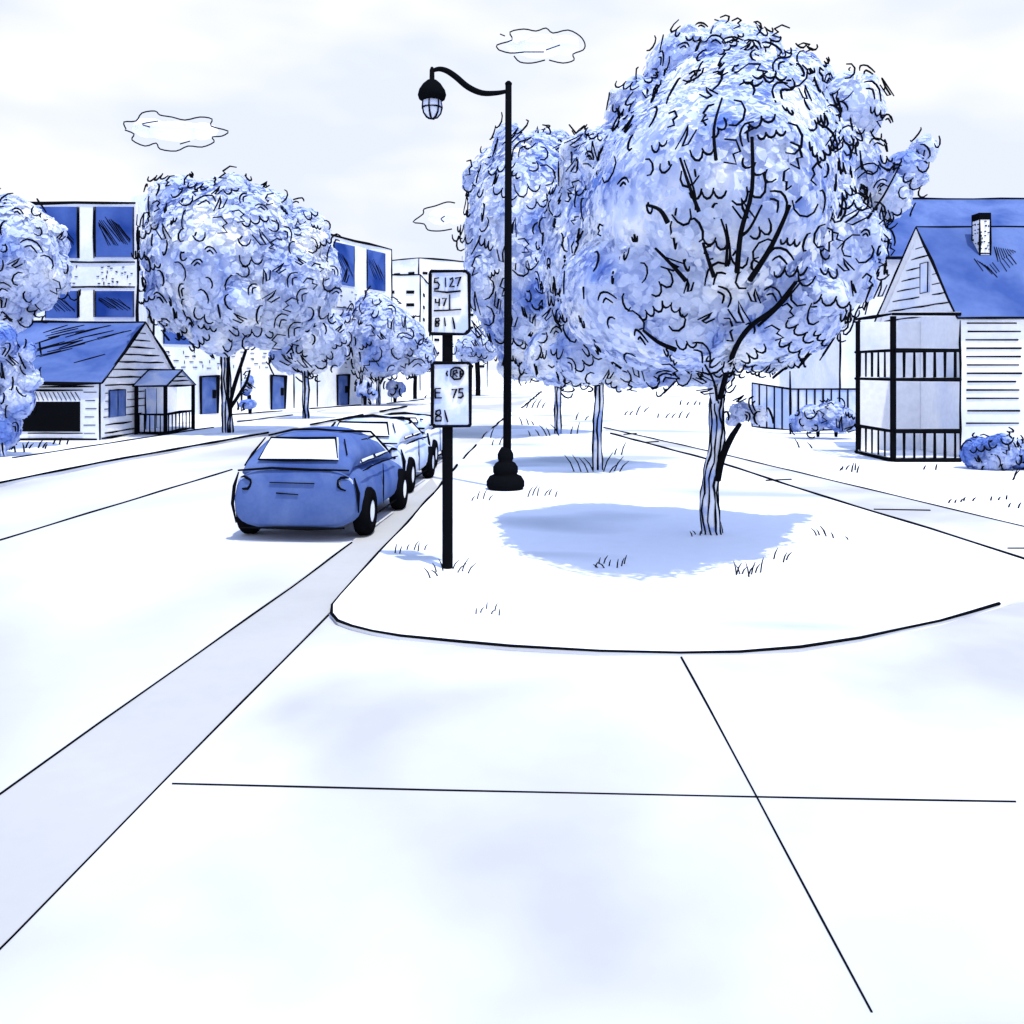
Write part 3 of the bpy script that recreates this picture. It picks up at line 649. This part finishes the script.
tree('tall_shrub', 'tall drooping feathery shrub hiding the garage at the left edge', 'shrub', 24, (2,456),
 [(2,342,14,22),(14,372,18,24),(18,398,16,22),(2,425,18,26),(-16,395,26,56),(28,380,12,12),(28,352,8,9)], LEAF4, 5000, 6.5, 300, 15, 1.9,
 [([(2,456),(0,430),(-2,400)], [8,7,6], 3, 1)], 36, None, corek=.7, droop=True, z0=.0)
def shrub(label, Y, px, py, blobs, n, nc, seed, z0=LZ, stems=(), sz=6, cs=12):
    t, c_ = tree('garden_shrub', label, 'shrub', Y, (px, py), blobs, LEAF4, n, sz, nc, cs, 2.0, [(s_, [3,4,4], 0, 2) for s_ in stems], seed, None, corek=.6, z0=z0)
    return t
shrub('rounded shrub at the foot of the picket fence', 29.5, 822, 437, [(812,418,16,14),(832,415,18,14),(845,420,12,12),(800,422,9,10)], 1500, 90, 41, stems=[[(818,437),(818,430),(819,424)],[(836,437),(836,430),(836,424)]])
shrub('dark low shrub with two short stems in front of the porch house', 20.5, 992, 476, [(978,452,17,16),(1002,450,20,17),(1022,455,16,16),(990,462,18,10)], 2200, 120, 42, stems=[[(988,480),(988,472),(987,464)],[(1004,476),(1004,470),(1004,462)]])
shrub('small plant beside the trunk of the largest left tree', 41, 248, 414, [(248,404,9,5),(246,388,5,8),(250,380,4,5)], 260, 26, 43, z0=0, stems=[[(250,414),(250,408),(249,395)]], sz=5, cs=9)
shrub('small wiry bush between the third blue door and the low branched tree', 57, 364, 404, [(364,388,8,9),(372,394,6,6)], 240, 26, 44, z0=0, stems=[[(365,405),(365,398),(365,392)]], sz=4, cs=8)

shrub('scribbled little hedge plant right of the low branched tree', 60, 396, 402, [(392,386,6,6),(399,388,7,6),(395,393,8,5)], 260, 26, 45, z0=0, stems=[[(395,402),(395,398),(396,392)]], sz=4, cs=8)
# grass blades, as far as they are drawn
b = MB()
def tuft(px, py, n, hpx=9, spread=9, lean=.35, z=LZ, wd=1.7, out_=False):
    p = G(px, py, z); Y = p.y
    for i in range(n):
        f = (i/(n-1)-.5)*2 if n > 1 else 0; x = p.x+W(f*spread+jit(1), Y); h_ = W(hpx*random.uniform(.5, 1.1), Y)
        ln = W((lean*hpx if not out_ else f*hpx*.7)+jit(2), Y); yy = Y+jit(.15)
        b.tube([(x, yy, z-.01), (x+ln*.4, yy, z+h_*.55), (x+ln, yy, z+h_)], [W(wd,Y)/2, W(wd,Y)/2, W(wd,Y)/5], GRASSM, 4)
for a in ((409,552,6,9,14),(434,577,2,12,3,-.5),(440,571,2,16,3,-.3),(460,571,4,16,8,.5),(488,613,6,7,12),(480,500,4,9,8),(541,496,6,11,14),(610,566,7,9,16),(600,566,2,6,3,-.7),(748,573,6,14,12),
          (742,576,3,14,5,-.3),(780,560,3,12,6),(822,535,4,12,6,-.4),(843,540,2,6,6,-.4),(694,536,2,7,3,-.5),(703,534,2,7,4),(535,408,4,9,8),(528,425,3,8,6,-.3),(540,436,3,8,10,-.3),(574,434,2,12,4),(553,436,2,14,6,-.6),
          (585,472,4,18,10,-.6),(612,472,4,18,8,.6),(618,455,2,12,4,.4),(580,420,2,8,4,.4),(630,415,3,6,6),(672,418,5,8,14),(640,412,2,8,3,.5),(805,448,2,9,5,-.4),(845,470,4,7,8),(853,472,2,10,2,.4),(960,502,5,6,16),(998,500,3,7,10,.4),(1013,508,2,6,3,.4),(1018,480,3,14,6,.4),(500,445,3,8,8),
          (486,438,2,10,4),(930,470,2,7,6,.3),(690,405,4,6,10)):
    tuft(*a)
for a in ((36,448,5,8,12,.4,0),(20,452,2,12,4,-.3,0),(60,444,3,7,8,.4,0),(436,398,4,5,10,.3,0),(395,392,6,6,10,.2,0)): tuft(*a)
tag(b.build('grass'), 'sparse ink black grass blades scattered over the lawn', None, None, 'stuff')

# ------------------------------------------------------------------ street lamp
lb = G(505.5, 489, LZ); LY = lb.y; s1 = W(1, LY)
lt = thing('street_lamp', 'tall black street lamp with swan neck arm and bell shaped lantern', 'street lamp', lb)
b = MB(); b.lathe(lb, [(17*s1,0),(19*s1,3*s1),(19*s1,8*s1),(16*s1,13*s1),(11.5*s1,15*s1),(12.5*s1,17*s1),(12.5*s1,22*s1),(10*s1,26*s1),(7*s1,28*s1),(8*s1,31*s1),(8*s1,35*s1),(6*s1,39*s1),(4*s1,42*s1)], INK, 24); b.build('base', lt, smooth=True)
b = MB(); xp = lb.x+W(2.5, LY); b.tube([(xp-W(1,LY), LY, .5), (xp, LY, 4), (xp+W(.5,LY), LY, P(0,84,LY).z)], [4.2*s1, 3.8*s1, 3.2*s1], INK, 14); b.lathe((xp+W(.5,LY), LY, P(0,84,LY).z-.02), [(3.4*s1,0),(3.6*s1,2*s1),(1.5*s1,4*s1)], INK, 12); b.build('pole', lt, smooth=True)
b = MB(); ap = smoothpts([P(x, y, LY) for x, y in ((508,91),(497,93),(482,93),(468,87),(456,77),(447,71),(439,69),(432,71))]); k = len(ap)
b.tube(ap, [s1*(1.8+1.4*math.sin(PI*i/(k-1))) for i in range(k)], INK, 10); b.build('arm', lt, smooth=True)
lc = P(432, 101, LY); b = MB()
b.lathe(lc, [(9*s1,0),(13*s1,2*s1),(14.3*s1,6*s1),(13*s1,11*s1),(9*s1,17*s1),(5*s1,20.5*s1),(2.6*s1,21*s1),(2.4*s1,31*s1),(1.2*s1,34*s1)], INK, 20); b.build('lamp_shade', lt, smooth=True)
b = MB(); b.lathe(lc, [(9*s1,.5*s1),(9.3*s1,-6*s1),(8*s1,-12*s1),(5*s1,-16*s1),(1*s1,-17.5*s1)], PALE, 16)
gl = b.build('globe', lt, smooth=True)
b = MB()
for j in range(6):
    a = PI*j/3+.3; b.ink([lc+Vector((math.cos(a)*r*s1, math.sin(a)*r*s1, z*s1)) for r, z in ((9.6,0),(9.8,-6),(8.6,-12),(5.4,-16.4),(.5,-18))], 2.0*s1, .4)
b.ink([lc+Vector((math.cos(a_/12*2*PI)*9.9*s1, math.sin(a_/12*2*PI)*9.9*s1, -7*s1)) for a_ in range(13)], 1.6*s1, .3)
b.build('cage', lt)

# ------------------------------------------------------------------ parking sign
pb_ = G(447.5, 568, LZ); SY = pb_.y
st_ = thing('parking_sign', 'black post carrying two rounded parking notices near the kerb', 'street sign', pb_)
b = MB(); b.tube([(pb_.x, SY, LZ-.03), (pb_.x, SY, P(0,300,SY).z)], W(5.4, SY), INK, 14); b.build('post', st_)
def SP(x, y, d=0): q = P(x, y, SY-.085-d); return q
def panel(x0, x1, y0, y1, rc):
    b = MB(); t_ = []
    for cx2, cy2, a0 in ((x1-rc,y0+rc,-PI/2),(x1-rc,y1-rc,0),(x0+3,y1-3,PI/2),(x0+3,y0+3,PI)):
        r_ = rc if cx2 > (x0+x1)/2 else 3
        for i in range(5): a = a0+PI/2*i/4; t_.append((cx2+r_*math.cos(a), cy2+r_*math.sin(a)))
    f_ = [SP(x, y) for x, y in t_]; k_ = [p+Vector((0,.03,0)) for p in f_]
    b.face(list(reversed(f_)), SIGNM); b.face(k_, INK)
    for i in range(len(f_)): j = (i+1)%len(f_); b.face([f_[i], f_[j], k_[j], k_[i]], INK)
    b.ink(f_+[f_[0]], W(3.4, SY), .5, taper=1)
    return b
def wr(b, strokes, wd=1.9):
    for s_ in strokes: b.ink([SP(x, y, .012) for x, y in s_], W(wd, SY), .3, taper=.8)
b = panel(430, 469.5, 271, 334, 6)
Q = lambda L_: [[(400+x*.15625, 250+y*.15625) for x, y in s_] for s_ in L_]   # points measured on the enlarged photo
wr(b, Q([[(250,178),(222,182),(220,208),(240,206),(252,222),(244,246),(218,250)], [(290,176),(293,238)], [(318,188),(338,178),(340,196),(316,236),(350,232)], [(352,182),(388,172),(366,232)],
  [(216,262),(300,270),(388,262)], [(226,312),(228,336),(250,336)], [(252,310),(250,358)], [(268,312),(296,310),(278,358)], [(318,284),(318,384)], [(216,388),(300,386),(392,380)],
  [(250,436),(228,440),(226,456),(250,472),(246,488),(226,488),(228,470),(252,452),(248,436)], [(284,432),(290,488)], [(336,430),(344,470),(350,506)]]))
b.build('sign_panel', st_)
b = panel(432.5, 470.5, 363, 426, 3)
wr(b, Q([[(350,752),(326,768),(324,806),(346,828),(384,826),(404,800),(402,770),(380,754),(350,752)], [(304,772),(296,790),(304,808)], [(340,812),(342,774),(362,770),(366,786),(344,792),(368,812)], [(386,812),(386,774),(408,776),(408,792),(388,794)],
  [(224,888),(226,948),(268,946)], [(222,888),(262,886)], [(226,914),(258,914)], [(330,894),(362,890),(340,948)], [(406,888),(378,890),(378,914),(400,912),(404,934),(390,946),(370,944)]]))
R = lambda L_: [[(400+x*.1953, 380+y*.1953) for x, y in s_] for s_ in L_]
wr(b, R([[(205,152),(184,160),(182,174),(212,190),(210,208),(182,210),(184,190),(208,172),(205,152)], [(228,154),(236,190),(244,216)]]))
b.build('sign_panel', st_)

# ------------------------------------------------------------------ cars
def make_car(label, X, Y, paint, L_=3.9, hw=.86, rot=-.075, H=1.44):
    t = thing('parked_car', label, 'car', (X, Y, 0), 'cars parked along the kerb')
    lw = W(3.2, Y)
    def loft(b, secs, m, n=28, ex=3.6):
        base = len(b.v); mi = b.m(m)
        for (y, hw_, zb, zt, tw) in secs:
            zc, hz = (zb+zt)/2, (zt-zb)/2
            for j in range(n):
                a = 2*PI*j/n; ca, sa = math.cos(a), math.sin(a)
                x = abs(ca)**(2/ex)*(1 if ca >= 0 else -1); z = abs(sa)**(2/ex)*(1 if sa >= 0 else -1)
                wx_ = hw_*(1-tw*max(0, z)); b.v.append((X+x*wx_, Y+y, zc+z*hz))
        for i in range(len(secs)-1):
            for j in range(n): b.f.append((base+i*n+j, base+i*n+(j+1)%n, base+(i+1)*n+(j+1)%n, base+(i+1)*n+j)); b.mi.append(mi)
        b.f.append(tuple(base+j for j in reversed(range(n)))); b.mi.append(mi); b.f.append(tuple(base+(len(secs)-1)*n+j for j in range(n))); b.mi.append(mi)
    bb = MB()
    loft(bb, [(0,hw*.93,.24,.92,.06),(.03,hw*.96,.18,.97,.06),(.12,hw*.99,.16,1.0,.06),(.6,hw,.16,1.0,.06),(1.4,hw,.16,.97,.06),(2.6,hw,.16,.94,.06),(3.1,hw*.98,.16,.86,.08),(3.6,hw*.93,.17,.76,.1),(L_-.08,hw*.84,.2,.66,.1),(L_,hw*.75,.28,.58,.1)], paint)
    body = bb.build('body', t, smooth=True)
    # drawn feature lines sit on the body
    k = MB()
    k.ink([(X-hw*.9,Y+.02,.955),(X-.3,Y-.0,.985),(X+hw*.86,Y+.02,.965)], lw); k.ink([(X-hw*.86,Y-.01,.19),(X+hw*.8,Y-.01,.2)], lw)
    k.ink([(X-hw*.9,Y+.04,.93),(X-hw*.97,Y+.02,.75),(X-hw*.99,Y+.02,.5),(X-hw*.93,Y+.02,.25)], lw); k.ink([(X+hw*.93,Y+.06,.86),(X+hw*.99,Y+.05,.65),(X+hw*1.0,Y+.05,.4)], lw)
    k.ink([(X-.33,Y-.012,.80),(X+.28,Y-.012,.79)], lw*.8); k.ink([(X-.24,Y-.012,.66),(X+.06,Y-.012,.64)], lw*.7)
    k.ink([(X+hw*1.0,Y+.3,.93),(X+hw*1.0,Y+1.3,.94),(X+hw*.99,Y+2.7,.9)], lw*.6); k.ink([(X+hw*1.005,Y+1.0,.22),(X+hw*1.005,Y+2.5,.22)], lw*.6)
    k.ink([(X+hw*1.0,Y+1.55,.9),(X+hw*1.005,Y+1.58,.3)], lw*.5)
    k.build('seam', body)
    cb = MB()
    loft(cb, [(.08,hw*.86,.86,.99,.02),(.2,hw*.86,.84,1.16,.1),(.36,hw*.85,.84,H-.12,.2),(.6,hw*.85,.84,H-.01,.25),(1.05,hw*.85,.82,H+.03,.27),(1.6,hw*.85,.82,H+.01,.27),(2.1,hw*.85,.82,H-.09,.24),(2.6,hw*.84,.82,1.12,.12),(3.0,hw*.82,.8,.9,.04)], paint, ex=3.0)
    cbn = cb.build('cabin', t, smooth=True)
    k = MB()
    k.ink([(X-hw*.86,Y+.18,1.0),(X-hw*.78,Y+.3,1.15),(X-hw*.66,Y+.5,H-.08)], lw); k.ink([(X-hw*.62,Y+.52,H-.05),(X-.2,Y+.62,H+.02),(X+.1,Y+.7,H+.03),(X+.4,Y+.8,H-.0)], lw)
    k.ink([(X+.4,Y+.8,H-.0),(X+hw*.64,Y+1.4,H-.05),(X+hw*.66,Y+2.0,H-.1),(X+hw*.76,Y+2.6,1.06),(X+hw*.8,Y+2.85,.93)], lw*1.05)
    k.ink([(X+hw*.64,Y+.5,H-.1),(X+hw*.76,Y+.25,1.15)], lw*.8)
    k.build('trim', cbn)
    # rear window: lies on the sloping tailgate
    def rw(u, v, o=.0):   # u -1..1, v 0..1
        y = Y+.135+.23*v-o; z = 1.07+(H-.09-1.07)*v+.02; return Vector((X+.02+u*hw*(.63-.10*v), y, z))
    gb = MB(); q = [rw(-1,0,.02), rw(1,0,.02), rw(1,1,.02), rw(-1,1,.02)]; slab(gb, [p+Vector((0,.12,0)) for p in q], (0,-1,0), .12, PAPER)
    gb.ink([q[1],q[0],q[3],q[2],q[1].lerp(q[2],.1)], lw*.8); gb.build('rear_window', t)
    # side windows
    for sd in (1, -1):
        for y0, y1, y2, y3 in ((.75,1.5,1.5,.85),(1.6,2.5,2.05,1.6)):
            z0_, z1_ = .99, H-.17
            xx0, xx1 = X+sd*(hw*.84+.012), X+sd*(hw*.70+.012)
            q = [Vector((xx0,Y+y0,z0_)),Vector((xx0,Y+y1,z0_)),Vector((xx1,Y+y2,z1_)),Vector((xx1,Y+y3,z1_))]
            gb = MB(); q2 = slab(gb, [p-Vector((sd*.03,0,0)) for p in q], (sd,0,0), .035, PAPER); gb.ink(q2+[q2[0]], lw*.7); gb.build('side_window', t)
    for sd in (-1, 1):
        tb = MB(); c_ = Vector((X+sd*hw*.80, Y-.0, .79)); pts = []
        for j in range(12):
            a = 2*PI*j/12; pts.append(c_+Vector((math.cos(a)*.10, .03 if False else (.02+.05*max(0, sd*math.cos(a))), math.sin(a)*.085)))
        fr = [p+Vector((0,-.02,0)) for p in pts]
        tb.face(list(reversed(fr)), PALE)
        for j in range(12): tb.face([fr[j], fr[(j+1)%12], pts[(j+1)%12], pts[j]], PAPER)
        arcp = fr[:4]+[] if sd < 0 else fr[3:10]
        tb.ink((fr[8:]+fr[:5]) if sd < 0 else fr[2:11], lw*.8); tb.build('tail_light', t)
    for y in (.62, 2.95):
        for sd in (1, -1):
            wb = MB(); R_ = .335; xo = X+sd*(hw+.05); n = 24; prof = [(.10,-.2),(R_*.9,-.2),(R_,-.16),(R_,-.03),(R_*.9,.01),(R_*.46,.015),(R_*.44,-.01)]
            base = len(wb.v)
            for r_, dx in prof:
                for j in range(n): a = 2*PI*j/n; wb.v.append((xo+sd*dx, Y+y+r_*math.cos(a), R_+r_*math.sin(a)))
            for i in range(len(prof)-1):
                for j in range(n): wb.f.append((base+i*n+j, base+i*n+(j+1)%n, base+(i+1)*n+(j+1)%n, base+(i+1)*n+j)); wb.mi.append(wb.m(INK))
            wo = wb.build('wheel', t, smooth=True)
            hb = MB(); hb.face([(xo+sd*.004, Y+y+R_*.45*math.cos(2*PI*j/n), R_+R_*.45*math.sin(2*PI*j/n)) for j in range(n)], PAPER); hb.build('hub', wo)
    t.rotation_euler = (0, 0, rot)
    return t
make_car('blue hatchback nearest the viewer, parked with its back to us', (294-CX)*12/F, 12.0, BLUE)
make_car('pale car in the middle of the row, parked just ahead of the blue one', -2.8, 16.35, PALE, hw=.84, H=1.40)
make_car('low pale car farthest up the row, mostly hidden behind the other pale car', -2.7, 20.6, PALE, hw=.82, H=1.25)

# ------------------------------------------------------------------ clouds
CLOUD = mat('cloud_vapour', [(.4, (250,250,252)), (.6, (244,246,252))], .02, 2, leaf=True, grain=0)
def cloud(label, Y, outline, inner, blobs):
    t = thing('cloud', label, 'cloud', P(outline[0][0], outline[0][1], Y), 'small outlined clouds'); b = MB()
    for px, py, rx, rz in blobs:
        c = P(px, py, Y); base = len(b.v); nu, nv = 16, 10; mi = b.m(CLOUD); rx, ry, rz = W(rx, Y), W((rx+rz)*.5, Y), W(rz, Y)
        for i in range(nv+1):
            for j in range(nu):
                th = PI*i/nv; ph = 2*PI*j/nu; d = Vector((math.sin(th)*math.cos(ph), math.sin(th)*math.sin(ph), math.cos(th))); f = 1+.15*noise.noise(d*2+c*.1)
                b.v.append((c.x+d.x*rx*f, c.y+d.y*ry*f, c.z+d.z*rz*f))
        for i in range(nv):
            for j in range(nu): b.f.append((base+i*nu+j, base+i*nu+(j+1)%nu, base+(i+1)*nu+(j+1)%nu, base+(i+1)*nu+j)); b.mi.append(mi)
    b.build('puff', t, smooth=True)
    b = MB()
    for st in outline[1:]: b.tube(smoothpts([P(x, y, Y-8) for x, y in st], 3), W(1.4, Y)/2, INK, 5)
    for st in inner: b.tube(smoothpts([P(x, y, Y-12) for x, y in st], 3), W(1.2, Y)/2, INK, 5)
    b.build('rim', t)
cloud('flat puffy cloud above the large left tree', 400, [(175,130),
  [(126,129),(124,122),(136,121),(142,113),(155,111),(160,115),(172,117),(185,120),(200,117),(212,119),(211,126),(228,131),(222,136),(212,137),(214,142),(202,147),(188,146),(176,151),(160,149),(156,143),(145,146),(132,140),(134,134),(125,130)]],
  [[(150,127),(142,124),(158,121)],[(190,141),(180,144)]], [(175,131,30,9),(150,128,18,9),(202,131,16,8)])
cloud('rounded cloud near the top between lamp arm and big tree', 420, [(540,45),
  [(499,50),(497,45),(512,40),(510,32),(524,29),(536,31),(546,28),(553,33),(568,30),(580,36),(585,44),(583,50),(573,54),(574,60),(563,63),(549,60)],[(545,60),(532,63),(520,62),(514,56)],[(524,52),(510,53),(499,50)]],
  [[(546,50),(560,45)],[(524,52),(544,52)],[(505,36),(500,34)]], [(540,46,26,10),(520,45,14,8),(566,45,13,9)])
cloud('small cloud tucked behind the tree beside the lamp post', 420, [(440,215),
  [(455,203),(447,202),(435,206),(424,209),(423,214),(413,222),(424,224),(428,230),(440,231),(452,229)]],
  [[(445,216),(441,219),(444,222)]], [(440,217,12,8),(455,216,12,8)])
